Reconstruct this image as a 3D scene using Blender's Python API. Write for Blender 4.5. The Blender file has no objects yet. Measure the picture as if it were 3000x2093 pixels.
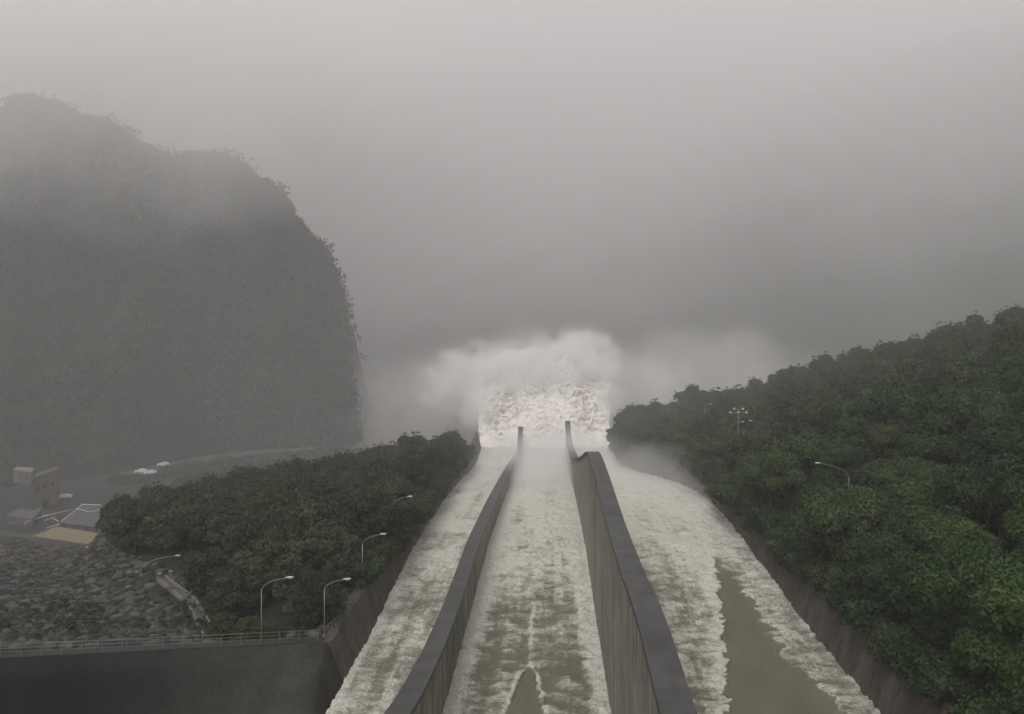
import bpy, math, random
import numpy as np
R = math.radians
rng = np.random.default_rng(7)
random.seed(7)
S = bpy.context.scene
C = S.collection

# ------------------------------------------------------------------ camera, world, sun, exposure
F, U0, V0 = 2400.0, 1610.0, 800.0           # focal length and principal point in photo pixels
cd = bpy.data.cameras.new('camera')
cam = bpy.data.objects.new('camera', cd); C.objects.link(cam)
cd.sensor_width = 36.0; cd.lens = F / 3000 * 36
cd.shift_x = -(U0 - 1500) / 3000; cd.shift_y = -(1046.5 - V0) / 3000
cd.clip_start = 0.5; cd.clip_end = 6000
cam.location = (0, 0, 0); cam.rotation_euler = (R(90), 0, 0)
S.camera = cam

W = bpy.data.worlds.new('World'); S.world = W; W.use_nodes = True
wn = W.node_tree.nodes; wl = W.node_tree.links
bg = wn['Background']
sky = wn.new('ShaderNodeTexSky'); sky.sky_type = 'NISHITA'; sky.sun_disc = False
SUN_EL, SUN_AZ = 58.0, 200.0
sky.sun_elevation = R(SUN_EL); sky.sun_rotation = R(SUN_AZ)
sky.air_density = 1.0; sky.dust_density = 6.0; sky.ozone_density = 1.0
hs = wn.new('ShaderNodeHueSaturation'); hs.inputs['Saturation'].default_value = 0.06
mx = wn.new('ShaderNodeMix'); mx.data_type = 'RGBA'; mx.blend_type = 'MULTIPLY'
mx.inputs['Factor'].default_value = 1.0; mx.inputs['B'].default_value = (1.0, 0.968, 0.968, 1)
wl.new(sky.outputs[0], hs.inputs['Color']); wl.new(hs.outputs[0], mx.inputs['A'])
wl.new(mx.outputs['Result'], bg.inputs['Color'])
bg.inputs['Strength'].default_value = 0.15

sd = bpy.data.lights.new('sun', 'SUN'); sun = bpy.data.objects.new('sun', sd); C.objects.link(sun)
sd.energy = 0.5; sd.angle = R(25); sd.color = (1.0, 0.97, 0.93)
sun.rotation_euler = (R(90 - SUN_EL), 0, R(180 - SUN_AZ))

vs = S.view_settings
S.display_settings.display_device = 'sRGB'
vs.view_transform = 'Standard'; vs.look = 'None'; vs.gamma = 1; vs.exposure = 0.1
cy = S.cycles
cy.max_bounces = 6; cy.diffuse_bounces = 2; cy.glossy_bounces = 2; cy.transmission_bounces = 2
cy.volume_bounces = 4; cy.transparent_max_bounces = 8
cy.volume_step_rate = 1.0; cy.volume_max_steps = 256
cy.use_denoising = True
try: cy.denoiser = 'OPENIMAGEDENOISE'
except Exception: pass
cy.use_adaptive_sampling = True; cy.adaptive_threshold = 0.02

# ------------------------------------------------------------------ numeric helpers
def P(u, v, d):                              # a photo pixel at distance d
    return ((u - U0) * d / F, d, -(v - V0) * d / F)

def _h(ix, iy, iz, seed):
    n = (ix.astype(np.int64) * 374761393 + iy.astype(np.int64) * 668265263 + iz.astype(np.int64) * 2147483647 + seed * 974711) & 0xffffffff
    n = ((n ^ (n >> 13)) * 1274126177) & 0xffffffff
    n = ((n ^ (n >> 16)) * 2246822519) & 0xffffffff
    return ((n ^ (n >> 15)) & 0xffffff) / float(0xffffff)

def vn(x, y, z=None, seed=0):
    x = np.asarray(x, float); y = np.asarray(y, float)
    z = np.zeros_like(x + y) if z is None else np.asarray(z, float)
    x, y, z = np.broadcast_arrays(x, y, z)
    ix, iy, iz = np.floor(x), np.floor(y), np.floor(z)
    fx, fy, fz = x - ix, y - iy, z - iz
    fx, fy, fz = [f * f * (3 - 2 * f) for f in (fx, fy, fz)]
    r = 0
    for a in (0, 1):
        for b in (0, 1):
            for c in (0, 1):
                w = (fx if a else 1 - fx) * (fy if b else 1 - fy) * (fz if c else 1 - fz)
                r = r + w * _h(ix + a, iy + b, iz + c, seed)
    return r * 2 - 1

def fbm(x, y, z=None, o=4, seed=0):
    r = 0; a = 1.0; t = 0
    for k in range(o):
        r = r + a * vn(np.asarray(x) * 2 ** k + 17.3 * k, np.asarray(y) * 2 ** k - 9.1 * k, None if z is None else np.asarray(z) * 2 ** k, seed + k)
        t += a; a *= 0.5
    return r / t

def sst(a, b, x):
    t = np.clip((x - a) / (b - a), 0, 1); return t * t * (3 - 2 * t)

def table(pts, smooth=0.0):
    ys = np.array([p[0] for p in pts], float); zs = np.array([p[1] for p in pts], float)
    if smooth:
        g = np.arange(ys[0], ys[-1] + .5, 1.0); v = np.interp(g, ys, zs)
        k = int(smooth); ker = np.hanning(2 * k + 3); ker /= ker.sum()
        vp = np.pad(v, k + 1, mode='reflect', reflect_type='odd'); v = np.convolve(vp, ker, 'valid')
        return lambda y: np.interp(y, g, v)
    return lambda y: np.interp(y, ys, zs)

# ------------------------------------------------------------------ object helpers
def new_mesh(name, verts, faces, mat=None, smooth=False, attr=None):
    me = bpy.data.meshes.new(name)
    verts = np.asarray(verts, np.float32)
    if isinstance(faces, np.ndarray) and faces.ndim == 2:
        nf, k = faces.shape
        me.vertices.add(len(verts)); me.vertices.foreach_set('co', verts.ravel())
        me.loops.add(nf * k); me.loops.foreach_set('vertex_index', faces.astype(np.int32).ravel())
        me.polygons.add(nf)
        me.polygons.foreach_set('loop_start', np.arange(0, nf * k, k, dtype=np.int32))
        me.update(calc_edges=True)
    else:
        me.from_pydata([tuple(map(float, v)) for v in verts], [], [tuple(map(int, f)) for f in faces]); me.update()
    if smooth: me.polygons.foreach_set('use_smooth', np.ones(len(me.polygons), bool))
    if attr:
        for an, av in attr.items():
            a = me.attributes.new(an, 'FLOAT', 'POINT'); a.data.foreach_set('value', np.asarray(av, np.float32).ravel())
    if mat: me.materials.append(mat)
    return me

def obj(name, me, parent=None, loc=None):
    o = bpy.data.objects.new(name, me); C.objects.link(o)
    if parent is not None: o.parent = parent
    if loc is not None: o.location = loc
    return o

def tag(o, label=None, cat=None, group=None, kind=None):
    if label: o['label'] = label
    if cat: o['category'] = cat
    if group: o['group'] = group
    if kind: o['kind'] = kind
    return o

def empty(name, loc, rz=0, **k):
    o = bpy.data.objects.new(name, None); C.objects.link(o); o.location = loc; o.rotation_euler = (0, 0, rz)
    o.empty_display_size = .3
    return tag(o, **k)

def copy_tree(o, parent=None):
    c = o.copy(); C.objects.link(c)
    if parent is not None: c.parent = parent
    for ch in list(o.children): copy_tree(ch, c)
    return c

def grid(X, Y, Z):
    n, m = X.shape
    v = np.stack([X, Y, Z], -1).reshape(-1, 3)
    i = np.arange(n * m).reshape(n, m)
    f = np.stack([i[:-1, :-1], i[:-1, 1:], i[1:, 1:], i[1:, :-1]], -1).reshape(-1, 4)
    return v, f

class MB:
    def __init__(s): s.v = []; s.f = []
    def add(s, v, f):
        b = len(s.v); s.v += [tuple(p) for p in v]; s.f += [tuple(b + i for i in q) for q in f]
    def box(s, c, size, rz=0, taper=1.0):
        x, y, z = [k / 2 for k in size]; ca, sa = math.cos(rz), math.sin(rz); vv = []
        for dz, t in ((-z, 1), (z, taper)):
            for dx, dy in ((-x, -y), (x, -y), (x, y), (-x, y)):
                dx *= t; dy *= t
                vv.append((c[0] + dx * ca - dy * sa, c[1] + dx * sa + dy * ca, c[2] + dz))
        s.add(vv, [(3, 2, 1, 0), (4, 5, 6, 7), (0, 1, 5, 4), (1, 2, 6, 5), (2, 3, 7, 6), (3, 0, 4, 7)])
    def tube(s, pts, r, n=6):
        pts = [np.array(p, float) for p in pts]; rr = r if hasattr(r, '__len__') else [r] * len(pts)
        rings = []
        for i, p in enumerate(pts):
            a = pts[max(i - 1, 0)]; b = pts[min(i + 1, len(pts) - 1)]
            t = b - a; t /= np.linalg.norm(t)
            up = np.array((0, 0, 1.)) if abs(t[2]) < .9 else np.array((1., 0, 0))
            e1 = np.cross(t, up); e1 /= np.linalg.norm(e1); e2 = np.cross(t, e1)
            rings.append([p + rr[i] * (math.cos(2 * math.pi * k / n) * e1 + math.sin(2 * math.pi * k / n) * e2) for k in range(n)])
        v = [q for g in rings for q in g]; f = []
        for i in range(len(pts) - 1):
            for k in range(n):
                f.append((i * n + k, i * n + (k + 1) % n, (i + 1) * n + (k + 1) % n, (i + 1) * n + k))
        f.append(tuple(range(n))[::-1]); f.append(tuple((len(pts) - 1) * n + k for k in range(n)))
        s.add(v, f)
    def build(s, name, mat, parent=None, smooth=False, loc=None):
        return obj(name, new_mesh(name, s.v, s.f, mat, smooth), parent, loc)

# ------------------------------------------------------------------ materials
def mat(name):
    m = bpy.data.materials.new(name); m.use_nodes = True
    nt = m.node_tree; b = nt.nodes['Principled BSDF']; b.inputs['Specular IOR Level'].default_value = .15
    return m, nt, b
def N(nt, t, **k):
    n = nt.nodes.new(t)
    for a, b in k.items(): setattr(n, a, b)
    return n
def noise(nt, scale, detail=4, vec=None, rough=.55, dist=0):
    n = N(nt, 'ShaderNodeTexNoise'); n.inputs['Scale'].default_value = scale; n.inputs['Detail'].default_value = detail
    n.inputs['Roughness'].default_value = rough; n.inputs['Distortion'].default_value = dist
    if vec is not None: nt.links.new(vec, n.inputs['Vector'])
    return n.outputs['Fac']
def ramp(nt, fac, stops):
    r = N(nt, 'ShaderNodeValToRGB'); e = r.color_ramp.elements
    while len(e) < len(stops): e.new(.5)
    for i, (p, c) in enumerate(stops):
        e[i].position = p; e[i].color = (*c, 1) if len(c) == 3 else c
    nt.links.new(fac, r.inputs[0]); return r.outputs[0]
def coords(nt, scale=(1, 1, 1), kind='Object', rot=(0, 0, 0)):
    t = N(nt, 'ShaderNodeTexCoord'); m = N(nt, 'ShaderNodeMapping'); m.inputs['Scale'].default_value = scale
    m.inputs['Rotation'].default_value = rot
    nt.links.new(t.outputs[kind], m.inputs[0]); return m.outputs[0]
def mixc(nt, fac, a, b, blend='MIX'):
    m = N(nt, 'ShaderNodeMix', data_type='RGBA', blend_type=blend)
    for k, v in (('Factor', fac), ('A', a), ('B', b)):
        if hasattr(v, 'is_linked'): nt.links.new(v, m.inputs[k])
        else: m.inputs[k].default_value = v if k == 'Factor' else (*v, 1)
    return m.outputs['Result']
def math_(nt, op, a, b=0.0, c=None, clamp=False):
    m = N(nt, 'ShaderNodeMath', operation=op, use_clamp=clamp)
    for i, v in enumerate((a, b) if c is None else (a, b, c)):
        if hasattr(v, 'is_linked'): nt.links.new(v, m.inputs[i])
        else: m.inputs[i].default_value = v
    return m.outputs[0]
def bump(nt, b, h, strength, dist):
    n = N(nt, 'ShaderNodeBump'); n.inputs['Strength'].default_value = strength; n.inputs['Distance'].default_value = dist
    nt.links.new(h, n.inputs['Height']); nt.links.new(n.outputs[0], b.inputs['Normal'])

def plain(name, col, rough=.6, metal=0.0, var=.15, scale=1.5):
    m, nt, b = mat(name)
    n = noise(nt, scale, 5, coords(nt))
    c = ramp(nt, n, [(.3, tuple(x * (1 - var) for x in col)), (.7, tuple(min(1, x * (1 + var)) for x in col))])
    nt.links.new(c, b.inputs['Base Color']); b.inputs['Roughness'].default_value = rough; b.inputs['Metallic'].default_value = metal
    return m

def m_concrete_face():
    m, nt, b = mat('stained_concrete')
    st = noise(nt, 1.0, 6, coords(nt, (1.3, 1.3, .045)), .65)
    st2 = noise(nt, 1.0, 6, coords(nt, (5.0, 5.0, .12)), .7)
    bl = noise(nt, .22, 5, coords(nt))
    s = math_(nt, 'ADD', math_(nt, 'MULTIPLY', st, .6), math_(nt, 'MULTIPLY', st2, .4))
    c = ramp(nt, s, [(.36, (.045, .047, .041)), (.46, (.13, .13, .115)), (.53, (.24, .235, .21)), (.62, (.46, .45, .41))])
    c2 = ramp(nt, bl, [(.35, (.62, .66, .58)), (.65, (1.08, 1.03, .98))])
    c = mixc(nt, 1.0, c, c2, 'MULTIPLY')
    nt.links.new(c, b.inputs['Base Color']); b.inputs['Roughness'].default_value = .55
    bump(nt, b, s, .5, .12); return m
def m_coping():
    m, nt, b = mat('wet_concrete_cap')
    n = noise(nt, 1.2, 6, coords(nt, (1, .35, 1)), .6); n2 = noise(nt, 9, 3, coords(nt))
    s = math_(nt, 'ADD', math_(nt, 'MULTIPLY', n, .75), math_(nt, 'MULTIPLY', n2, .25))
    c = ramp(nt, s, [(.3, (.043, .042, .0425)), (.7, (.064, .0625, .063))])
    sp_ = N(nt, 'ShaderNodeSeparateXYZ'); nt.links.new(coords(nt), sp_.inputs[0])
    jt = math_(nt, 'LESS_THAN', math_(nt, 'FRACT', math_(nt, 'MULTIPLY', sp_.outputs[1], 1 / 12.)), .006)
    c = mixc(nt, math_(nt, 'MULTIPLY', jt, .6), c, (.02, .02, .02))
    bl = noise(nt, .35, 5, coords(nt)); c = mixc(nt, 1.0, c, ramp(nt, bl, [(.35, (.72, .74, .72)), (.65, (1.15, 1.13, 1.12))]), 'MULTIPLY')
    nt.links.new(c, b.inputs['Base Color']); b.inputs['Roughness'].default_value = .45
    bump(nt, b, s, .3, .04); return m
def m_brown_wall():
    m, nt, b = mat('earth_stained_concrete')
    n = noise(nt, .5, 6, coords(nt, (1, 1, .25)), .6); n2 = noise(nt, 2.2, 5, coords(nt, (1, 1, .12)))
    s = math_(nt, 'ADD', math_(nt, 'MULTIPLY', n, .6), math_(nt, 'MULTIPLY', n2, .4))
    c = ramp(nt, s, [(.3, (.028, .025, .021)), (.5, (.070, .060, .050)), (.7, (.12, .105, .09))])
    nt.links.new(c, b.inputs['Base Color']); b.inputs['Roughness'].default_value = .8
    bump(nt, b, s, .5, .15); return m
def m_dark_wall():
    m, nt, b = mat('dark_greenish_concrete')
    n = noise(nt, .3, 6, coords(nt, (1, 1, .3)), .6); n2 = noise(nt, 2.0, 5, coords(nt, (1, 1, .1)))
    s = math_(nt, 'ADD', math_(nt, 'MULTIPLY', n, .55), math_(nt, 'MULTIPLY', n2, .45))
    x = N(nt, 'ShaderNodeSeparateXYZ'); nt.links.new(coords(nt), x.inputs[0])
    k = math_(nt, 'MULTIPLY_ADD', x.outputs[0], 1 / 22., 52 / 22., clamp=True)  # greenish near-black at the left, lighter and browner towards the right
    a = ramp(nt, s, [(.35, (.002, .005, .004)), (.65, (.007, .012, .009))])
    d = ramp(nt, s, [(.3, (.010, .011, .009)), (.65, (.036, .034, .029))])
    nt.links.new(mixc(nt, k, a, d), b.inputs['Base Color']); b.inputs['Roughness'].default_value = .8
    bump(nt, b, s, .4, .1); return m
def m_foliage(name, dark, light, tint=0.25):
    m, nt, b = mat(name)
    a = N(nt, 'ShaderNodeAttribute', attribute_name='tone')
    oi = N(nt, 'ShaderNodeObjectInfo')
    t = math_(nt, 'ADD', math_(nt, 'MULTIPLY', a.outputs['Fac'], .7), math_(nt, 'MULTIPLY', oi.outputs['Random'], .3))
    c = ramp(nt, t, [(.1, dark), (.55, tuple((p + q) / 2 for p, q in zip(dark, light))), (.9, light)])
    hsv = N(nt, 'ShaderNodeHueSaturation'); nt.links.new(c, hsv.inputs['Color'])
    nt.links.new(math_(nt, 'MULTIPLY_ADD', oi.outputs['Random'], -.03, .512), hsv.inputs['Hue'])
    nt.links.new(math_(nt, 'MULTIPLY_ADD', oi.outputs['Random'], .35, .82), hsv.inputs['Value'])
    nt.links.new(hsv.outputs[0], b.inputs['Base Color']); b.inputs['Roughness'].default_value = .6
    b.inputs['Specular IOR Level'].default_value = .12
    return m
def m_ground():
    m, nt, b = mat('undergrowth_soil')
    n = noise(nt, .35, 8, coords(nt), .7)
    c = ramp(nt, n, [(.3, (.008, .012, .006)), (.5, (.018, .024, .011)), (.7, (.032, .034, .02))])
    nt.links.new(c, b.inputs['Base Color']); b.inputs['Roughness'].default_value = .9
    bump(nt, b, n, .8, .5); return m
def m_water():
    m, nt, b = mat('muddy_foaming_water')
    a = N(nt, 'ShaderNodeAttribute', attribute_name='foam')
    f1 = noise(nt, 1.0, 6, coords(nt, (1.7, 2.4, 1)), .7, .6)
    f2 = noise(nt, 1.0, 4, coords(nt, (4.5, 7, 3)), .75)
    f3 = noise(nt, 1.0, 4, coords(nt, (1.5, .16, 1)), .6, .3)
    s = math_(nt, 'ADD', math_(nt, 'ADD', math_(nt, 'MULTIPLY', f1, .50), math_(nt, 'MULTIPLY', f2, .28)), math_(nt, 'MULTIPLY', f3, .22))
    k = math_(nt, 'ADD', math_(nt, 'MULTIPLY', math_(nt, 'SUBTRACT', s, .5), 3.0), a.outputs['Fac'])
    # no specks where the sheet runs smooth, few gaps where it is all foam
    fac = ramp(nt, k, [(.28, (0, 0, 0)), (.85, (1, 1, 1))])
    mud = ramp(nt, noise(nt, .25, 4, coords(nt, (1, .4, 1))), [(.3, (.138, .128, .092)), (.7, (.168, .155, .114))])
    wh = ramp(nt, f2, [(.35, (.36, .35, .29)), (.62, (.65, .635, .565))])
    c = mixc(nt, fac, mud, wh)
    nt.links.new(c, b.inputs['Base Color'])
    nt.links.new(math_(nt, 'MULTIPLY_ADD', fac, .45, .3), b.inputs['Roughness'])
    bump(nt, b, k, .7, .35); return m
def m_jet():
    m, nt, b = mat('churning_foam')
    a = N(nt, 'ShaderNodeAttribute', attribute_name='mud')
    f = noise(nt, 1.0, 7, coords(nt, (.7, 1.2, 1.6)), .68, .5)
    k = math_(nt, 'MULTIPLY_ADD', a.outputs['Fac'], -.10, f)
    c = ramp(nt, k, [(.25, (.44, .415, .365)), (.37, (.62, .595, .54)), (.50, (.75, .725, .68))])
    nt.links.new(c, b.inputs['Base Color']); b.inputs['Roughness'].default_value = .9
    bump(nt, b, f, .7, .6); return m
def m_volume(name, density, col=(.98, .975, .97), aniso=.0, field=None):
    m = bpy.data.materials.new(name); m.use_nodes = True; nt = m.node_tree
    nt.nodes.remove(nt.nodes['Principled BSDF']); out = nt.nodes['Material Output']
    pv = N(nt, 'ShaderNodeVolumePrincipled'); pv.inputs['Color'].default_value = (*col, 1)
    pv.inputs['Anisotropy'].default_value = aniso; pv.inputs['Density'].default_value = density
    nt.links.new(pv.outputs[0], out.inputs['Volume'])
    if field: nt.links.new(field(nt, density), pv.inputs['Density'])
    return m

M = dict(
    face=m_concrete_face(), cap=m_coping(), brown=m_brown_wall(), dark=m_dark_wall(), ground=m_ground(), water=m_water(), jet=m_jet(),
    leaf=m_foliage('hillside_leaves', (.009, .021, .007), (.040, .064, .021)),
    leaf_left=m_foliage('grove_leaves', (.010, .019, .008), (.036, .050, .023)),
    leaf_bright=m_foliage('bright_broad_leaves', (.010, .028, .007), (.040, .076, .017)),
    leaf_yellow=m_foliage('yellow_green_leaves', (.018, .028, .009), (.062, .075, .024)),
    leaf_far=m_foliage('mountain_forest_leaves', (.009, .013, .008), (.032, .038, .022)),
    bark=plain('bark', (.07, .06, .05), .9, scale=4),
    rock=None, galv=plain('galvanised_steel', (.18, .19, .19), .45, .3), rail=plain('painted_rail', (.11, .12, .115), .5),
    lampw=plain('lamp_housing', (.42, .44, .43), .35, 0, .04), glass=plain('dark_glass', (.03, .035, .04), .15),
    white=plain('white_paint', (.46, .47, .465), .4, 0, .06), roadpale=plain('worn_asphalt', (.06, .06, .05), .6, 0, .3, .15), dconc=plain('weathered_concrete', (.15, .145, .13), .8, 0, .35, 1.2), tan=plain('tan_roof', (.155, .13, .088), .8, 0, .14, .6),
    grey=plain('grey_render', (.075, .073, .07), .8, 0, .2, .8), conc=plain('pale_concrete', (.36, .35, .32), .8, 0, .2, .8),
    tyre=plain('tyre_rubber', (.02, .02, .02), .8), tanwall=plain('tan_wall', (.13, .12, .095), .85, 0, .2, .5),
    road=plain('wet_asphalt', (.028, .029, .029), .5, 0, .15, .3), river=plain('river_foam', (.13, .125, .11), .5, 0, .35, .05),
    silver=plain('silver_paint', (.45, .46, .47), .35), yellow=plain('yellow_paint', (.5, .45, .2), .5),
)
def m_rock():
    m, nt, b = mat('wet_grey_rock')
    a = N(nt, 'ShaderNodeAttribute', attribute_name='tone')
    n = noise(nt, 1.4, 5, coords(nt))
    t = math_(nt, 'ADD', math_(nt, 'MULTIPLY', a.outputs['Fac'], .6), math_(nt, 'MULTIPLY', n, .4))
    c = ramp(nt, t, [(.15, (.010, .010, .008)), (.5, (.028, .027, .024)), (.85, (.085, .082, .072))])
    nt.links.new(c, b.inputs['Base Color']); b.inputs['Roughness'].default_value = .7
    bump(nt, b, n, .4, .1); return m
M['rock'] = m_rock()

# ------------------------------------------------------------------ the chute: water level, plan, wall tops
zw = table([(-40, -42), (50, -45), (87, -47), (93, -47.6), (103, -48.2), (113, -49), (124, -49.4), (134, -49.7), (150, -50.2), (176, -53.2),
            (210, -57.6), (250, -63.5), (288, -70), (310, -73.3), (325, -74.6), (347, -74)], 5)
xl = table([(-40, -23.2), (87, -23.7), (149, -24.8), (200, -26), (260, -27.5), (300, -28.3), (347, -28.8), (2000, -28.8)])
xr = table([(-40, 34.6), (87, 35.2), (149, 36.2), (187, 39), (225, 40), (270, 34), (310, 28), (347, 25), (2000, 25)], 8)
DL0, DL1 = -13.03, -11.37                    # left divider, plan
DR0, DR1 = 6.56, 8.22                        # right divider, plan
LIP = 347.0
top_l = table([(20, -25), (45, -30.5), (65.3, -35.2), (71.6, -36.8), (77.3, -37.9), (85.8, -39.4), (92.8, -40.3), (101, -41.2), (109, -41.7), (127.5, -42.8),
               (134, -43.3), (150, -45.2), (173, -48), (204, -52.3), (250, -59), (300, -67.2), (325, -71.5), (334, -72.6), (340, -69.5), (347, -65.1)], 2)
top_r = table([(20, -25.6), (46.7, -25.2), (58.3, -25), (65.9, -25.6), (70.9, -26.4), (82.9, -27.4), (91, -27.9), (103.6, -28.3), (114, -28.6), (127, -29.2),
               (135, -29.8), (141, -30.7), (150, -32.9), (160.6, -35.8), (177, -39.8), (210, -47.6), (242, -54.5), (289, -61.3), (310, -63.1), (325, -63.4), (336, -60.7)], 2)
top_lo = table([(-40, -37.5), (95, -42.9), (110, -43.9), (150, -45.2), (176, -48.2), (210, -52.6), (250, -58.5), (300, -65.5), (330, -67.9), (347, -67.4)], 3)
def top_ro(y): return zw(y) + 6.0 + 1.0 * np.clip((y - 60) / 100, 0, 1)

def wall(name, ys, xa, xb, top, bot, batter=0.0, side=1, cap=.45, over=.22, face=None, label=None, cat='wall', group=None):
    """a long wall along y: body from x=xa to x=xb, coping on top (own part), ends capped"""
    ys = np.asarray(ys, float); ta = top(ys) - cap; b = bot(ys)
    A = xa(ys) if callable(xa) else np.full_like(ys, xa); B = xb(ys) if callable(xb) else np.full_like(ys, xb)
    oA = A + (batter if side < 0 else 0); oB = B - (batter if side > 0 else 0)
    # rows: bottom A, top A, top B, bottom B
    n = len(ys); K = 7
    X = []; Z = []
    for k in range(K):
        t = k / (K - 1); X.append(oA * (1 - t) + A * t); Z.append(b * (1 - t) + ta * t)
    for k in range(K):
        t = k / (K - 1); X.append(B * (1 - t) + oB * t); Z.append(ta * (1 - t) + b * t)
    X = np.array(X).T; Z = np.array(Z).T; Y = np.repeat(ys[:, None], X.shape[1], 1)
    v, f = grid(X, Y, Z); m = X.shape[1]
    faces = [tuple(q) for q in f]
    faces += [tuple(range(m)), tuple((n - 1) * m + k for k in range(m))[::-1]]
    w = empty(name, (float(A[0]), float(ys[0]), float(b[0])), label=label, cat=cat, group=group)
    off = np.array(w.location)
    obj('wall_face', new_mesh('wall_face', v - off, faces, face or M['face']), w)
    X = np.stack([A - over, A - over, B + over, B + over, A - over], 1)
    Z = np.stack([ta, ta + cap, ta + cap, ta, ta], 1) + .003
    Y = np.repeat(ys[:, None], 5, 1)
    v, f = grid(X, Y, Z)
    faces = [tuple(q) for q in f] + [(0, 1, 2, 3), tuple((n - 1) * 5 + k for k in (3, 2, 1, 0))]
    obj('coping', new_mesh('coping', v - off, faces, M['cap']), w)
    return w

ysL = np.concatenate([np.arange(24, 200, 1.5), np.arange(200, 330, 3), np.arange(330, 347.01, 1.0)])
ysR = np.concatenate([np.arange(24, 200, 1.5), np.arange(200, 315, 3), np.arange(315, 336.01, 1.0)])
wall('dividing_wall', ysL, DL0, DL1, top_l, lambda y: zw(y) - 8,
     label='lower left dividing wall between foaming channels, its grey cap one long slanting line', group='dividing walls of the spillway')
wall('dividing_wall', ysR, DR0, DR1, top_r, lambda y: zw(y) - 8,
     label='taller right dividing wall of streaked concrete with humped grey cap', group='dividing walls of the spillway')
ysO = np.concatenate([np.arange(20, 347.01, 2.0)])
def bat(y): return y
# outer walls lean away from the water
def outer(name, ys, xin, sgn, top, bot, thick, batter, face, label):
    ys = np.asarray(ys, float); t = top(ys); b = bot(ys); xi = xin(ys)
    cols_x = []; cols_z = []
    for k in range(8):
        q = k / 7; cols_x.append(xi + sgn * batter * (q * (t - b) / (t - zw(ys)) - (t - b) / (t - zw(ys)) + 1)); cols_z.append(b * (1 - q) + t * q)
    cols_x += [cols_x[-1] + sgn * thick, cols_x[-1] + sgn * thick]; cols_z += [t, b]
    X = np.array(cols_x).T; Z = np.array(cols_z).T; Y = np.repeat(ys[:, None], X.shape[1], 1)
    nz = .12 * fbm(Y * .3, Z * .3, None, 3, 5); X = X + nz
    v, f = grid(X, Y, Z); m = X.shape[1]; n = len(ys)
    faces = [tuple(p) for p in f] + [tuple(range(m)), tuple((n - 1) * m + k for k in range(m))[::-1]]
    o = obj(name, new_mesh(name, v, faces, face)); tag(o, label, 'wall'); return o
outer('side_wall', np.arange(95.5, 347.1, 1.5), xl, -1, top_lo, lambda y: zw(y) - 6, 1.1, 1.6, M['brown'],
      'left outer wall of the spillway under the overhanging grove')
outer('side_wall', np.arange(20, 347.1, 1.5), xr, 1, top_ro, lambda y: zw(y) - 6, 1.2, 2.0, M['brown'],
      'earth stained right outer wall of the spillway below the hillside trees')

# ------------------------------------------------------------------ spillway water
def strip(x0f, x1f, ys, nx, which):
    y = ys[:, None]; t = np.linspace(0, 1, nx)[None, :]
    X = x0f(y) * (1 - t) + x1f(y) * t; Y = np.repeat(y, nx, 1)
    Z0 = zw(Y)
    n = fbm(X * .62, Y * .90, None, 5, 3)                       # ridges lie across the flow
    big = fbm(X * .16, Y * .10, None, 3, 11) + .8 * fbm(X * .55, Y * .028, None, 3, 13)
    jag = 1.1 * fbm(X * .25, Y * .8, None, 4, 21) + .5 * vn(X * 1.2, Y * 1.2, None, 4)
    far = sst(110, 175, Y)
    if which == 'centre':
        p = (X - DL1) / (DR0 - DL1)
        wb = .105 + .05 * sst(87, 120, Y) + .035 * jag
        side = np.maximum(1 - sst(wb - .05, wb + .05, p), 1 - sst(wb - .05, wb + .05, 1 - p + .0))
        mid = .34 + .52 * n + .35 * big + .40 * sst(105, 150, Y)
        tw = np.interp(Y, [60, 87, 93, 98, 101], [.24, .11, .07, .03, -.05])
        tp = np.abs(p - .49 - .012 * jag) - tw - .018 * jag
        tongue = 1 - sst(-.012, .012, tp)
        rim = np.exp(-((tp - .022) / .02) ** 2) * sst(70, 85, Y) * (1 - sst(99, 106, Y))
        wisp = np.exp(-((p - .497 - .01 * jag) / .018) ** 2) * sst(98, 102, Y) * (1 - sst(114, 128, Y))
        fo = mid * (1 - side) + side * (.9 + .2 * n) + .42 * rim + .38 * wisp
        fo = fo * (1 - tongue) - .6 * tongue
        smooth_ = tongue
    elif which == 'right':
        xe = np.interp(Y, [50, 87, 100, 118, 140, 158], [13, 18.9, 21.8, 24.6, 28.2, 31])
        xo = np.interp(Y, [60, 87, 98, 101, 114, 133, 160], [32.5, 31.6, 30.6, 29.4, 30.3, 30.2, 30.4])
        a = X - xe - .9 * jag; b = xo + 1.1 * jag - X
        brown = sst(-.15, .25, a) * sst(-.15, .45, b) * (1 - .9 * sst(118, 150, Y))
        crest = np.exp(-(np.maximum(-a, 0) / 1.6) ** 2) * (a < .25)
        mid = .56 + .48 * n + .30 * big + .18 * far - .35 * np.exp(-((X - 12.5) / 3.2) ** 2) * (1 - far)
        fo = mid + .45 * crest * (1 - far * .6)
        fo = fo * (1 - brown) - .55 * brown
        smooth_ = brown
    else:
        mid = .50 + .34 * n + .40 * big + .25 * far
        edge = 1 - sst(.2, 1.4, X - xl(Y))
        fo = mid * (1 - edge) + .85 * edge
        smooth_ = np.zeros_like(X)
    fo = fo + .15 * far
    amp = .32 * (1 - .93 * smooth_) * (.4 + np.clip(fo, 0, 1))
    fine = fbm(X * 1.5, Y * 2.0, None, 3, 31)
    Z = Z0 + amp * (.85 * n + .7 * fine) + .22 * np.clip(fo, 0, 1) * (1 - smooth_) + .18 * big
    v, f = grid(X, Y, Z)
    return v, f, np.clip(fo, -.8, 1.25).ravel()
ysW = np.concatenate([np.arange(20, 80, 1.2), np.arange(80, 150, .30), np.arange(150, 220, .55), np.arange(220, LIP + 1.4, 1.0)])
vv = []; ff = []; aa = []; base = 0
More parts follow.
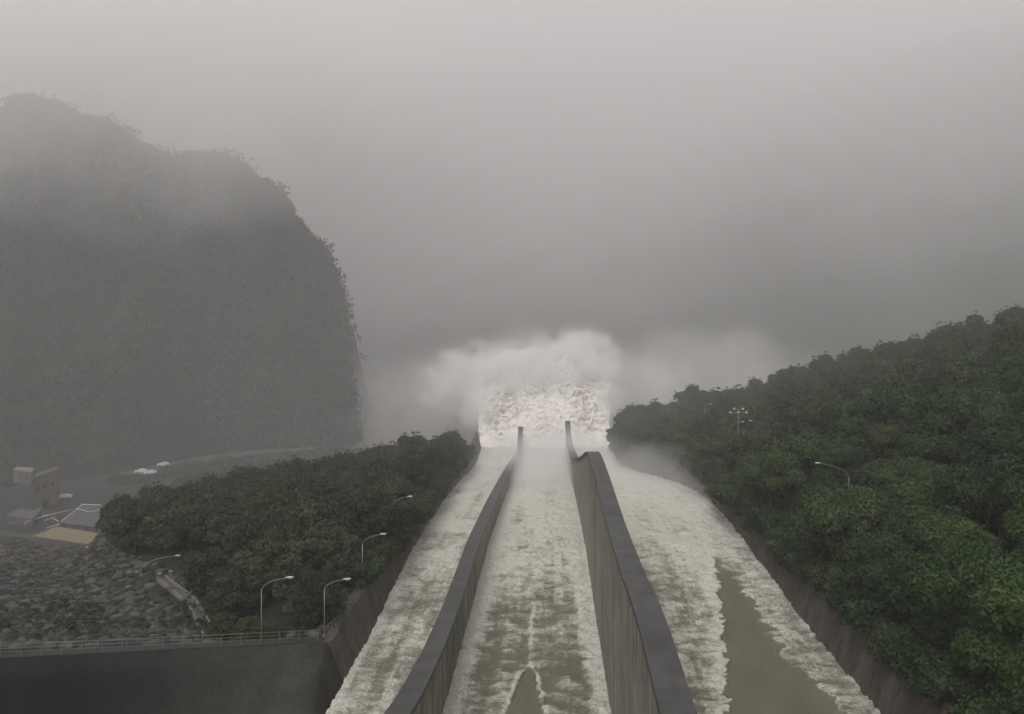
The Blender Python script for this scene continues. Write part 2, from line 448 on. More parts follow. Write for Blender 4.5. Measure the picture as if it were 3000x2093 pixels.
for a, b, nx, w in ((lambda y: xl(y) - .1, lambda y: DL0 + .05 + 0 * y, 44, 'left'), (lambda y: DL1 - .05 + 0 * y, lambda y: DR0 + .05 + 0 * y, 72, 'centre'),
                    (lambda y: DR1 - .05 + 0 * y, lambda y: xr(y) + .1, 96, 'right')):
    v, f, at = strip(a, b, ysW, nx, w); vv.append(v); ff.append(f + base); aa.append(at); base += len(v)
o = obj('spillway_water', new_mesh('spillway_water', np.concatenate(vv), np.concatenate(ff), M['water'], True, {'foam': np.concatenate(aa)}))
tag(o, kind='structure', label='muddy foaming water racing down three spillway channels')

# chute slab with the flip lip at its end
mb = MB()
ys = np.concatenate([np.arange(20, LIP, 8.0), [LIP]])
X = np.stack([xl(ys) - 1, xr(ys) + 1, xr(ys) + 1, xl(ys) - 1, xl(ys) - 1], 1)
Z = np.stack([zw(ys) - 1.6, zw(ys) - 1.6, zw(ys) - 7, zw(ys) - 7, zw(ys) - 1.6], 1); Y = np.repeat(ys[:, None], 5, 1)
v, f = grid(X, Y, Z); n = len(ys)
o = obj('spillway_floor', new_mesh('spillway_floor', v, [tuple(q) for q in f] + [(0, 1, 2, 3), tuple((n - 1) * 5 + k for k in (3, 2, 1, 0))], M['conc']))
tag(o, kind='structure', label='concrete floor of the spillway channels')

# ------------------------------------------------------------------ terrain
def yfront(x): return np.maximum(95.1 + (np.minimum(x, -26.3) + 26.3) * .112, 70)
def rockplane(y): return np.maximum(-43 - .2545 * (y - 93), -85)
GROVE = [(-26, 97), (-43, 101), (-58, 126), (-80, 152), (-99, 182), (-104, 192), (-97, 207), (-90, 217), (-72, 236), (-60, 252), (-45, 270), (-27, 302)]
def inpoly(x, y, poly):
    x = np.asarray(x, float); y = np.asarray(y, float); r = np.zeros(np.broadcast(x, y).shape, bool)
    n = len(poly)
    for i in range(n):
        x1, y1 = poly[i]; x2, y2 = poly[(i + 1) % n]
        c = ((y1 > y) != (y2 > y)) & (x < (x2 - x1) * (y - y1) / (y2 - y1 + 1e-12) + x1)
        r ^= c
    return r
def dpoly(x, y, poly):                       # signed distance, negative inside
    x = np.asarray(x, float); y = np.asarray(y, float); d = np.full(np.broadcast(x, y).shape, 1e9)
    n = len(poly)
    for i in range(n):
        x1, y1 = poly[i]; x2, y2 = poly[(i + 1) % n]
        ex, ey = x2 - x1, y2 - y1
        t = np.clip(((x - x1) * ex + (y - y1) * ey) / (ex * ex + ey * ey), 0, 1)
        d = np.minimum(d, np.hypot(x - x1 - t * ex, y - y1 - t * ey))
    return np.where(inpoly(x, y, poly), -d, d)
def rcut(x): return np.interp(x, [25, 65, 145, 260], [352, 322, 252, 215])
def G(x, y):
    x, y = np.broadcast_arrays(np.asarray(x, float), np.asarray(y, float))
    # right bank
    zr = top_ro(y) - .25 + .36 * np.maximum(x - xr(y) - 2.5, 0) + 1.2 * fbm(x * .04, y * .04, None, 3, 41) * sst(3, 12, x - xr(y))
    zr = zr - sst(0, 1, (y - rcut(x)) / 75) * 70
    zr = np.maximum(zr, -98)
    zr = np.where(x - xr(y) < 2.75, np.minimum(zr, zw(y) - 4), zr)
    # left bank
    zl = rockplane(y) + .5 * fbm(x * .05, y * .05, None, 2, 43) * sst(100, 120, y)
    gz = top_lo(y) - .3 - .14 * np.maximum(-x - 30, 0)
    dg = dpoly(x, y, GROVE)
    k = 1 - sst(-1, 9, dg)
    zl = np.where(y > 60, zl * (1 - k) + np.maximum(gz, zl) * k, zl)
    near = (x > -32) & (y >= 96) & (y < 347)
    zl = np.where(near & (x > -29.9), np.maximum(zl, top_lo(y) - .35), zl)
    # below the front wall
    zl = np.where(x < -24, zl * sst(0.1, .9, y - yfront(x)) + (1 - sst(.1, .9, y - yfront(x))) * -62, zl)
    zl = np.where(y > 300, zl * (1 - sst(0, 20, y - 300)) + sst(0, 20, y - 300) * -92, zl)
    zl = np.where((y > 95) & (y < 347) & (xl(y) - x < 2.3), np.minimum(zl, zw(y) - 4), zl)
    z = np.where(x < 0, zl, zr)
    chute = (x > xl(y) - .9) & (x < xr(y) + .9)
    z = np.where(chute & (y <= LIP), zw(y) - 8.5, z)
    z = np.where(chute & (y > LIP), -98, z)
    z = np.where((y > 352), np.minimum(z, -98 + 0 * z), z)
    return z
sl = np.concatenate([[0, .6, 1.3, 1.34, 1.75, 1.8, 1.84], np.arange(2.5, 90, 1.5), np.arange(90, 200, 5), [215, 240, 280, 350, 450, 600, 900, 1500, 2600]])
yr = np.concatenate([[-400, -150, -50, 0, 20, 35], np.arange(50, 88, 3), np.arange(88, 100, .4), np.arange(100, 352, 2.0), np.arange(352, 450, 6), [470, 520, 600, 800, 1200, 1800, 2600]])
yc = yr[:, None]; yk = np.clip(yc, -40, 2000)
XL = (xl(yk) - .95 - sl[::-1][None, :]); XR = (xr(yk) + .95 + sl[None, :])
XM = np.stack([xl(yk[:, 0]) - .85, np.full(len(yr), -2.), xr(yk[:, 0]) + .85], 1)
X = np.concatenate([XL, XM, XR], 1); Y = np.repeat(yc, X.shape[1], 1)
v, f = grid(X, Y, G(X, Y))
tag(obj('ground', new_mesh('ground', v, f, M['ground'], True)), kind='structure', label='dark overgrown ground of the valley and its banks')

X, Y = np.meshgrid(np.linspace(-240, 260, 60), np.linspace(349, 900, 60))
v, f = grid(X, Y, -96 + 1.2 * fbm(X * .08, Y * .08, None, 3, 51))
tag(obj('river', new_mesh('river', v, f, M['river'], True)), kind='structure', label='churned river beyond the spillway lip, lost in spray')

# ------------------------------------------------------------------ mountains
def scatter_leaves(cent, rad, per, size, seed, squash=.8, tone=None):
    """many small leafy faces round the given crown centres -> verts, faces, tone"""
    g = np.random.default_rng(seed); n = len(cent)
    d = g.normal(size=(n, per, 3)); d /= np.linalg.norm(d, axis=2, keepdims=True)
    d[..., 2] = np.where(d[..., 2] < -.35, -d[..., 2], d[..., 2])
    rr = rad[:, None, None] * (g.uniform(.72, 1.08, (n, per, 1)))
    c = cent[:, None, :] + d * rr * np.array([1, 1, squash])
    nrm = d + g.normal(size=d.shape) * .55; nrm /= np.linalg.norm(nrm, axis=2, keepdims=True)
    t1 = np.cross(nrm, g.normal(size=d.shape)); t1 /= np.linalg.norm(t1, axis=2, keepdims=True); t2 = np.cross(nrm, t1)
    s = (size * g.uniform(.6, 1.3, (n, per, 1)))
    q = np.stack([c - t1 * s, c - t2 * s * .6, c + t1 * s, c + t2 * s * .6], 2).reshape(-1, 3)
    f = np.arange(len(q)).reshape(-1, 4)
    tn = (g.uniform(0, 1, (n, 1)) if tone is None else tone[:, None]) * .55 + g.uniform(0, .45, (n, per))
    return q, f, np.repeat(tn.ravel(), 4)

def mountain(name, ridge, dr, db, zb, back, label, nu=150, seed=60, trees=0, rad=(2.6, 4.6), per=42, size=.9, low_d=None):
    """ridge: (u, v) skyline in the photo, at distance dr(u); foot at distance db(u), height zb"""
    us = np.linspace(ridge[0][0], ridge[-1][0], nu); vs_ = np.interp(us, [p[0] for p in ridge], [p[1] for p in ridge])
    D = dr(us); xr_ = (us - U0) * D / F; zr_ = -(vs_ - V0) * D / F
    B = db(us); xb_ = (us - U0) * B / F
    rows = []
    T = np.concatenate([np.linspace(0, 1, 46), 1 + np.linspace(.05, 1, 14)])
    for t in T:
        if t <= 1:
            h = t ** .85; x = xb_ * (1 - t) + xr_ * t; y = B * (1 - t) + D * t; z = zb * (1 - h) + zr_ * h
        else:
            q = t - 1; x = xr_ - abs(18.0) * q; y = D + back * q; z = zr_ * (1 - q * q) + (zb - 10) * q * q
        rows.append(np.stack([x, y, z], -1))
    A = np.array(rows)
    env = np.interp(T, [0, .1, .6, 1, 1.3, 2], [0, .4, 1, .25, 1, 0])[:, None]
    sc = 1 / (14.0 * (D.mean() / 400))
    dd = fbm(A[..., 0] * sc * .5, A[..., 2] * sc * .22, A[..., 1] * sc * .4, 5, seed) * 1.5
    A[..., 1] -= env * dd * 16 * (D.mean() / 400); A[..., 2] += env * dd * 4
    v, f = grid(A[..., 0], A[..., 1], A[..., 2])
    o = obj(name, new_mesh(name, v, f, M['ground'], True)); tag(o, kind='structure', label=label)
    if trees:
        g = np.random.default_rng(seed)
        k = int(trees); ti = g.uniform(.0, 52, k); ui = g.uniform(0, nu - 1.01, k)
        ti = np.concatenate([ti, g.uniform(42, 47, trees // 8)]); ui = np.concatenate([ui, g.uniform(0, nu - 1.01, trees // 8)])
        i0 = np.minimum(ti.astype(int), len(T) - 2); j0 = ui.astype(int); a = (ti - i0)[:, None]; b = (ui - j0)[:, None]
        c = (A[i0, j0] * (1 - a) + A[i0 + 1, j0] * a) * (1 - b) + (A[i0, j0 + 1] * (1 - a) + A[i0 + 1, j0 + 1] * a) * b
        r = g.uniform(rad[0], rad[1], len(c)); r = r * np.where(g.uniform(size=len(c)) > .93, 1.6, 1)
        k2 = 170; i2 = g.integers(43, 47, k2); j2 = g.integers(0, nu, k2); c = np.concatenate([c, A[i2, j2]]); r = np.concatenate([r, g.uniform(3.5, 8.0, k2)])
        c[:, 2] += r * .45
        return A, scatter_leaves(c, r, per, size, seed + 1, .8, np.clip(.5 + 1.8 * fbm(c[:, 0] * .035, c[:, 2] * .035, c[:, 1] * .03, 4, seed + 2) + g.uniform(-.3, .3, len(c)), 0, 1))
    return A, None

MR = [(-900, 120), (-500, 190), (-150, 270), (0, 345), (30, 305), (75, 300), (120, 315), (190, 335), (235, 372), (262, 365), (300, 370), (345, 400), (400, 438), (455, 460), (520, 482), (600, 470),
      (665, 476), (705, 500), (740, 532), (790, 560), (825, 590), (842, 640), (895, 705), (940, 752), (970, 805), (988, 862), (1004, 930), (1014, 1010), (1024, 1110), (1032, 1200), (1042, 1290)]
A, leaves = mountain('hill', MR, lambda u: np.interp(u, [-900, 0, 600, 900, 1075], [430, 440, 450, 435, 420]), lambda u: np.interp(u, [-900, 0, 350, 700, 1075], [330, 335, 350, 385, 405]),
                     -86, 140, 'steep wooded mountain on the left fading into mist', nu=190, trees=6500)
mo = obj('forest', new_mesh('forest', leaves[0], leaves[1], M['leaf_far'], False, {'tone': leaves[2]}))
tag(mo, kind='stuff', label='dense forest clothing the steep misty mountain on the left')
# far ridges, almost lost in the cloud
FR = [(700, 1010), (1000, 930), (1250, 820), (1500, 700), (1750, 590), (2000, 470), (2250, 330), (2500, 210), (2800, 90), (3100, 0), (3700, -120), (4300, -100)]
mountain('hill', FR, lambda u: np.interp(u, [700, 2000, 3000, 4300], [1250, 1100, 950, 850]), lambda u: np.interp(u, [700, 1500, 2000, 3000, 4300], [800, 620, 500, 420, 380]),
         -98, 200, 'far mountain slope on the right almost lost in cloud', nu=90, seed=80)

# ------------------------------------------------------------------ trees
def crown_mesh(name, r, h, n, size, mat_, seed, lobes=16):
    g = np.random.default_rng(seed)
    cs = []; rs = []
    for i in range(lobes):
        a = g.uniform(0, 2 * math.pi); q = math.sqrt(g.uniform(0, 1)) * .72
        z = g.uniform(.35, 1.0) * (1 - .55 * q * q) * h
        cs.append((q * r * math.cos(a), q * r * math.sin(a), z)); rs.append(g.uniform(.26, .44) * r)
    cs = np.array(cs); rs = np.array(rs); cs[:, 2] = np.minimum(cs[:, 2], h - rs * .6)
    v, f, t = scatter_leaves(cs, rs, n // lobes, size, seed + 5, .75, g.uniform(0, 1, lobes))
    # sprigs that break the outline
    k = lobes * 5; d = g.normal(size=(k, 3)); d /= np.linalg.norm(d, axis=1, keepdims=True); d[:, 2] = np.abs(d[:, 2])
    j = g.integers(0, lobes, k)
    sc = cs[j] + d * rs[j][:, None] * g.uniform(1.0, 1.22, (k, 1))
    v2, f2, t2 = scatter_leaves(sc, np.full(k, .45), 9, size * .85, seed + 9, 1)
    # bigger leaf faces inside, darkest tone paints the inner shade and blocks see-through
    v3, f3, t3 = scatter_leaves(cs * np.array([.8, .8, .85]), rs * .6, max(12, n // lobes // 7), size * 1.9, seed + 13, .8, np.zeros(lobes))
    v = np.concatenate([v, v2, v3]); f = np.concatenate([f, f2 + len(f) * 4, f3 + (len(f) + len(f2)) * 4])
    return new_mesh(name, v, f, mat_, False, {'tone': np.concatenate([t, t2, t3])})

def trunk_mesh(r, h, seed):
    g = random.Random(seed); mb = MB()
    lean = (g.uniform(-.4, .4), g.uniform(-.4, .4))
    pts = [(lean[0] * t * t, lean[1] * t * t, -.8 + (h * .75 + .8) * t) for t in (0, .3, .6, 1)]
    mb.tube(pts, [.24, .19, .14, .06], 7)
    for k in range(5):
        a = k * 1.26 + g.uniform(-.4, .4); z = h * g.uniform(.25, .5); L = r * g.uniform(.5, .75)
        mb.tube([(lean[0] * .2, lean[1] * .2, z), (L * .5 * math.cos(a), L * .5 * math.sin(a), z + h * .14), (L * math.cos(a), L * math.sin(a), z + h * .33)], [.10, .07, .03], 5)
    return new_mesh('trunk', mb.v, mb.f, M['bark'], True)

def tree_proto(kind, r, h, n, size, m_, seed):
    e = bpy.data.objects.new('tree', None)
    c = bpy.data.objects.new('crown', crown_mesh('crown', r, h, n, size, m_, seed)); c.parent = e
    t = bpy.data.objects.new('trunk', trunk_mesh(r, h, seed)); t.parent = e
    return e, (c, t)
PROTO = {
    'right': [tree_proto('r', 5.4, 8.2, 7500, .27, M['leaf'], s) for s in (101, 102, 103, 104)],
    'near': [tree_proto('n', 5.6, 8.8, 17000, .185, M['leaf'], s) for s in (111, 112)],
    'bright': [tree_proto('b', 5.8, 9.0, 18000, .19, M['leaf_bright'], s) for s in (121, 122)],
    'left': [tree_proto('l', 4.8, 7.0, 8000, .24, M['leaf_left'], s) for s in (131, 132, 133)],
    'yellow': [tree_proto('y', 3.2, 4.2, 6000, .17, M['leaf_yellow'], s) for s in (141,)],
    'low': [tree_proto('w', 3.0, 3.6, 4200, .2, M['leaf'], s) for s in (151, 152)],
}
NT = [0]
def plant(kind, x, y, s, label, group, z=None, name='tree', cat='tree', sx=1.0):
    e, parts = random.choice(PROTO[kind]); NT[0] += 1
    t = bpy.data.objects.new(name, None); C.objects.link(t)
    t.location = (x, y, float(G(x, y)) - .1 if z is None else z); t.rotation_euler = (0, 0, random.uniform(0, 6.28))
    sx = sx * random.uniform(.86, 1.16)
    t.scale = (s * sx, s / sx, s * random.uniform(.9, 1.1)); t.rotation_euler = (random.uniform(-.09, .09), random.uniform(-.09, .09), t.rotation_euler[2])
    tag(t, label, cat, group)
    for p in parts:
        c = p.copy(); C.objects.link(c); c.parent = t
    return t

LAMPS = []                                   # (post x, y, ground z, height, arm length, heading, key) -- heads kept free of leaves
def lampspec(u, v, d, arm, hd, h): 
    x, y, z = P(u, v, d); dx, dy = math.cos(hd), math.sin(hd)
    return dict(head=(x, y, z), post=(x - dx * arm, y - dy * arm), arm=arm, hd=hd, h=h)
L_SPEC = [
    (lampspec(515, 1628, 138, 5.6, 0.12, 1), 'street lamp with long curved arm standing alone above the rockfill slope, leftmost'),
    (lampspec(840, 1692, 96.6, 2.9, 0.1, 1), 'street lamp rising behind the railing beside the yellow green bush'),
    (lampspec(1008, 1697, 98.2, 2.3, 0.1, 1), 'street lamp at the bend of the railing next to the channel'),
    (lampspec(1115, 1565, 115, 2.5, 0.15, 1), 'lamp head just showing above the lower edge of the grove beside the left channel'),
    (lampspec(1195, 1455, 138, 2.5, 0.15, 1), 'far lamp head peeping out of the grove near its misty tip'),
    (lampspec(2402, 1357, 138, 4.6, math.pi - .25, 1), 'street lamp with long arm standing clear of the hillside trees on the right'),
    (lampspec(2203, 1233, 206, 4.3, math.pi - .3, 1), 'small distant lamp on the wooded hillside, its arm sloping down to the right'),
    (lampspec(2172, 1236, 214, 3.2, 0.05, 1), 'small distant lamp on the wooded hillside, its arm lying level to the left'),
    (lampspec(2078, 1184, 262, 1.6, 0.2, 1), 'tiny far lamp head just under the hillside skyline'),
]
clear = [(s['head'][0], s['head'][1], s['head'][2]) for s, _ in L_SPEC] + [P(2163, 1210, 226)] + [P(2440, 1368, 138), P(2225, 1243, 207)]
clear += [P(515 - k, 1628 + k * .9, 138) for k in (30, 60, 95)] + [P(773, vv_, 96.6) for vv_ in (1700, 1760, 1820)] + [P(956, vv_, 98) for vv_ in (1700, 1750, 1790)]
def blocks(x, y, z, r, h):
    for (a, b, c) in clear:
        if y - r * .7 < b:
            u = a * y / b; w = c * y / b
            if abs(u - x) < r * 1.02 and z - 1 < w < z + h * 1.15: return True
    return False

# right bank, nearest rows first
cnt = 0
sp = 10.0
for j in range(40):
    y = 62 + j * sp * .86
    for i in range(24):
        x0 = float(xr(min(y, 347))) + 5.2 + i * sp + (sp / 2 if j % 2 else 0)
        x = x0 + random.uniform(-1.8, 1.8); yy = y + random.uniform(-1.8, 1.8)
        if yy > rcut(x) + 4: continue
        if x > .579 * yy + 7 or yy < 60: continue
        s = random.uniform(.95, 1.38)
        kind = 'right'
        if yy < 150: kind = 'near'
        u = U0 + F * x / yy
        if yy < 104 and u > 2560: kind = 'bright' if random.random() < .6 else 'near'
        z = float(G(x, yy)); r = {'right': 5.4, 'near': 5.6, 'bright': 5.8}[kind] * s; h = 8.6 * s
        if blocks(x, yy, z, r, h):
            s *= .62; kind = 'right'
            if blocks(x, yy, z, r * .62, h * .62): s *= .6
            if blocks(x, yy, z, r * .38, h * .38): continue
        if kind == 'bright': lab = 'bright broad leaved tree in the mass at the lower right corner'
        elif kind == 'near': lab = 'dark green tree in the near mass above the right outer wall'
        else: lab = 'grey green tree of the misty far hillside on the right'
        grp = {'bright': 'bright trees at the lower right', 'near': 'near trees on the right hillside', 'right': 'far trees on the right hillside'}[kind]
        plant(kind, x, yy, s, lab, grp); cnt += 1
# low growth hanging over the right wall, denser the farther away
y = 64.0
while y < 345:
    far_ = min(1.0, max(0.0, (y - 95) / 60))
    x = float(xr(y)) + random.uniform(2.4, 3.4) - 1.6 * far_; s = random.uniform(.95, 1.4) * (1 + .25 * far_)
    plant('low', x, y, s, 'low leafy bush trailing over the top of the right outer wall', 'bushes trailing over the right wall', z=float(top_ro(y)) - random.uniform(.6, 1.8) * s - 1.6 * far_, name='bush', cat='bush')
    y += random.uniform(5.5, 7.5) - 2.0 * far_
y = 214.0
while y < 345:
    s = random.uniform(.62, .85)
    plant('right', float(xr(y)) + random.uniform(1.6, 2.6), y, s, 'grey green tree leaning over the misty far end of the right channel', 'trees leaning over the far right channel', z=float(top_ro(y)) - 2.6)
    y += random.uniform(6.0, 8.0)
# left grove
sp = 8.6; cl = 0
for j in range(36):
    y = 101 + j * sp * .86
    for i in range(14):
        x = float(xl(y)) - 5.0 - i * sp - (sp / 2 if j % 2 else 0) + random.uniform(-1.3, 1.3); yy = y + random.uniform(-1.3, 1.3)
        d = float(dpoly(x, yy, GROVE))
        if d > -2.0: continue
        s = random.uniform(.95, 1.25); z = float(G(x, yy))
        if yy < 112: s *= .8
        if blocks(x, yy, z, 4.8 * s, 7.0 * s):
            s *= .6
            if blocks(x, yy, z, 4.8 * s, 7.0 * s): continue
        plant('left', x, yy, s, 'dull green tree in the grove between rockfill and left channel', 'trees of the left grove'); cl += 1
y = 108.0
while y < 302:
    far_ = min(1.0, max(0.0, (y - 108) / 25))
    x = float(xl(y)) - random.uniform(2.0, 3.2) + 1.3 * far_; s = random.uniform(.65, .9) * (1 + .35 * far_)
    z = float(top_lo(y)) - random.uniform(.3, 1.0) - 1.8 * far_
    y += random.uniform(5.5, 7.5) - 2.2 * far_
    if blocks(x, y, z, 2.6 * s, 3.4 * s): continue
    plant('low', x, y, s, 'low bush leaning over the edge of the left channel', 'bushes leaning over the left channel', z=z, name='bush', cat='bush')
plant('yellow', P(650, 1800, 99)[0], 99.3, .8, 'yellow green bush behind the railing at the end of the concrete drain', None, name='bush', cat='bush')
plant('yellow', P(730, 1800, 98)[0], 98.4, .72, 'yellow green bush growing through the railing beside the lamp post', None, name='bush', cat='bush')
plant('yellow', P(800, 1850, 97.4)[0], 97.8, .5, 'small yellow green bush spilling over the railing right of the lamp post', None, name='bush', cat='bush')
plant('left', P(880, 1800, 101)[0], 101.5, .55, 'small dark tree behind the railing between two lamp posts', None)
for hx_, hy_, hs_ in ((-40, 236, 1.45), (-47, 232, 1.35), (-34, 244, 1.3)):
    plant('left', hx_, hy_, hs_, 'taller tree rising from the crest near the misty end of the grove', 'tall trees at the end of the grove')
plant('left', -30.2, 106.5, .66, 'small tree in front of the half hidden lamp post beside the left channel', None)
plant('left', -29.8, 128, .7, 'small tree in front of the farther half hidden lamp beside the left channel', None)
plant('yellow', P(520, 1480, 172)[0], 188, 1.3, 'yellowish tree top at the far left shoulder of the grove', None)
x_, y_ = P(2415, 1060, 262)[0], 262
plant('right', x_, y_, 1.25, 'round dark tree standing up on the hillside skyline', None)
print('TREES', cnt, cl, NT[0])

# ------------------------------------------------------------------ street lamps
def lamp(spec, label, tall=None):
    hx, hy, hz = spec['head']; px, py = spec['post']; gz = float(G(px, py)); arm = spec['arm']
    e = empty('street_lamp', (px, py, gz), spec['hd'], label=label, cat='street lamp', group='street lamps')
    H = hz - gz; rise = min(1.9, arm * .42)
    mb = MB(); mb.tube([(0, 0, -.3), (0, 0, H - rise - .1)], [.075, .05], 8); mb.build('post', M['galv'], e, True)
    mb = MB(); mb.box((0, 0, .05), (.5, .5, .14)); mb.build('base_plate', M['galv'], e)
    pts = []
    for k in range(9):
        t = k / 8; pts.append((arm * (.08 * t + .92 * t ** 1.5) if t < 1 else arm, 0, H - rise - .12 + rise * (1 - (1 - t) ** 1.9)))
    mb = MB(); mb.tube(pts, [.045] * 5 + [.038] * 4, 7); mb.build('arm', M['galv'], e, True)
    mb = MB()
    n = 10; v = []
    for k in range(7):
        t = k / 6; rr = .19 * math.sin(math.pi * (.12 + .8 * t)) ; x = arm - .15 + 1.0 * t
        v += [(x, rr * math.cos(2 * math.pi * q / n), H + .04 * t + rr * .45 * math.sin(2 * math.pi * q / n)) for q in range(n)]
    f = [(a * n + q, a * n + (q + 1) % n, (a + 1) * n + (q + 1) % n, (a + 1) * n + q) for a in range(6) for q in range(n)] + [tuple(range(n))[::-1], tuple(6 * n + q for q in range(n))]
    mb.add(v, f); hd = mb.build('lamp_head', M['lampw'], e, True)
    mb = MB(); mb.box((arm + .45, 0, H - .1), (.5, .22, .05)); mb.build('lens', M['lampw'], hd)
for s, l in L_SPEC: lamp(s, l)

# floodlight mast on the right hillside
hx, hy, hz = P(2163, 1210, 226); gz = float(G(hx, hy))
e = empty('floodlight_mast', (hx, hy, gz), label='mast topped by a cluster of white floodlights among the hillside trees', cat='floodlight')
mb = MB(); mb.tube([(0, 0, -.3), (0, 0, hz - gz + .6)], [.16, .09], 8); mb.build('mast', M['galv'], e, True)
mb = MB(); mb.box((0, 0, hz - gz), (5.2, .12, .12)); mb.box((0, 0, hz - gz + .9), (3.4, .12, .12)); mb.build('crossbar', M['galv'], e)
for dx, dz in ((-2.2, .2), (0, .3), (2.2, .2), (-1.2, 1.2), (1.2, 1.2)):
    mb = MB(); mb.box((dx, -.25, hz - gz + dz), (.6, .4, .45), 0, .75); mb.build('floodlight', M['lampw'], e)

# ------------------------------------------------------------------ front retaining wall, walkway, railing
xs = np.concatenate([np.arange(-150, -26.3, 2.0), [-26.3]]); yf = yfront(xs)
top = np.full_like(xs, -43.0)
# the wall ends round the corner into the channel side
path_top = [(x, y, -43.0) for x, y in zip(xs, yf)]
kk = np.clip((xs + 56) / 30, 0, 1) ** 1.6
path_bot = [(x + 2.4 * k, y - .9 - 20 * k, -64.0 + 15.0 * k) for x, y, k in zip(xs, yf, kk)]
path_top += [(-26.1, 95.6, -43.0), (-25.8, 96.6, -43.05), (-25.6, 97.8, -43.1)]
path_bot += [(-23.8, 80, -48.6), (-23.7, 87, -48.6), (-23.6, 97.8, -49)]
K = 8; Xs = []; 
for t in np.linspace(0, 1, K): Xs.append([[a * (1 - t) + b * t for a, b in zip(p, q)] for p, q in zip(path_bot, path_top)])
back = [[p[0] - (.0 if i < len(xs) else .9), p[1] + (1.1 if i < len(xs) else .3), p[2]] for i, p in enumerate(path_top)]
back2 = [[p[0], p[1], -64] for p in back]
A = np.array(Xs + [back, back2]); v, f = grid(A[..., 0], A[..., 1], A[..., 2])
o = obj('retaining_wall', new_mesh('retaining_wall', v, f, M['dark'])); tag(o, 'dark greenish retaining wall under the railing at the lower left', 'wall')
# walkway slab
mb = MB(); pts = list(zip(xs, yf)) + [(-26.6, 98)]
for (x0, y0), (x1, y1) in zip(pts[:-2], pts[1:-1]):
    mb.add([(x0, y0 + .15, -42.88), (x1, y1 + .15, -42.88), (x1, y1 + 1.5, -42.88), (x0, y0 + 1.5, -42.88), (x0, y0 + .15, -43.2), (x1, y1 + .15, -43.2), (x1, y1 + 1.5, -43.2), (x0, y0 + 1.5, -43.2)],
           [(0, 1, 2, 3), (0, 4, 5, 1), (2, 6, 7, 3)])
o = mb.build('walkway', M['road']); tag(o, kind='structure', label='narrow wet concrete walkway along the top of the retaining wall')

def railing(pts, label, h=1.25, step=2.0, rails=(1.25, .85, .45), r=.035):
    e = empty('railing', pts[0], label=label, cat='railing', group='railings on the left bank')
    P0 = np.array(pts[0]); P_ = [np.array(p) - P0 for p in pts]
    for hz in rails:
        mb = MB(); mb.tube([p + np.array((0, 0, hz)) for p in P_], r if hz == rails[0] else r * .7, 6); mb.build('rail', M['rail'], e, True)
    for a, b in zip(P_[:-1], P_[1:]):
        L = np.linalg.norm(b - a); n = max(1, int(L / step))
        for k in range(n):
            c = a + (b - a) * k / n
            mb = MB(); mb.box((c[0], c[1], c[2] + h / 2), (.07, .07, h)); mb.build('baluster', M['rail'], e)
    mb = MB(); c = P_[-1]; mb.box((c[0], c[1], c[2] + h / 2), (.09, .09, h)); mb.build('baluster', M['rail'], e)
railing([(x, float(yfront(x)) + .45, -42.88) for x in (-112, -90, -70, -55, -42, -27)], 'long grey railing along the top of the dark retaining wall')
railing([(-26.4, 96.0, -42.95), (-25.9, 101, float(top_lo(101))), (-26.1, 107, float(top_lo(107))), (-26.3, 113, float(top_lo(113)))], 'short railing climbing away along the channel wall beside the corner lamp', step=1.2)
# second, low cable line on the rockfill side of the walkway
railing([(x, float(yfront(x)) + 2.4, float(G(x, yfront(x) + 2.4)) - .02) for x in (-112, -90, -70, -55, -43)], 'low grey railing on the rockfill side of the walkway', h=.95, step=3.0, rails=(.95, .5), r=.028)

# ------------------------------------------------------------------ rockfill slope
g = np.random.default_rng(5)
def rock_proto(seed):
    q = np.random.default_rng(seed)
    th = np.array([(a, b) for b in (-.9, -.3, .35, .95) for a in np.arange(6) * math.pi / 3])
    v = np.array([(math.cos(a + b) * math.cos(b), math.sin(a + b) * math.cos(b), math.sin(b) * .7) for a, b in th]) * q.uniform(.75, 1.2, (24, 1))
    f = [(r * 6 + k, r * 6 + (k + 1) % 6, (r + 1) * 6 + (k + 1) % 6, (r + 1) * 6 + k) for r in range(3) for k in range(6)]
    return v, f + [(0, 5, 4, 3), (0, 3, 2, 1), (18, 19, 20, 21), (18, 21, 22, 23)]
RP = [rock_proto(s) for s in range(6)]
n = 26000
yy = 95 + 165 * g.uniform(0, 1, n) ** 1.25; xx = -20 - g.uniform(0, 1, n) * (.70 * yy + 8 - 20)
ok = (xx > -(.671 * yy + 6)) & (yy > yfront(xx) + 3.0) & (dpoly(xx, yy, GROVE) > -2.5) & (xx < -27)
DR = [(-41.6, 100.4), (-45, 105.5), (-52, 117.5), (-62.7, 132.6)]
for a, b in zip(DR[:-1], DR[1:]):
    t = np.clip(((xx - a[0]) * (b[0] - a[0]) + (yy - a[1]) * (b[1] - a[1])) / ((b[0] - a[0]) ** 2 + (b[1] - a[1]) ** 2), 0, 1)
    ok &= np.hypot(xx - a[0] - t * (b[0] - a[0]), yy - a[1] - t * (b[1] - a[1])) > 1.3
xx, yy = xx[ok], yy[ok]; zz = G(xx, yy)
allv = []; allf = []; tone = []; b0 = 0
rs = (.22 + .75 * g.uniform(0, 1, len(xx)) ** 2.4) * (1 + .15 * (yy - 95) / 165); an = g.uniform(0, 6.28, len(xx)); tn = g.uniform(0, 1, len(xx))
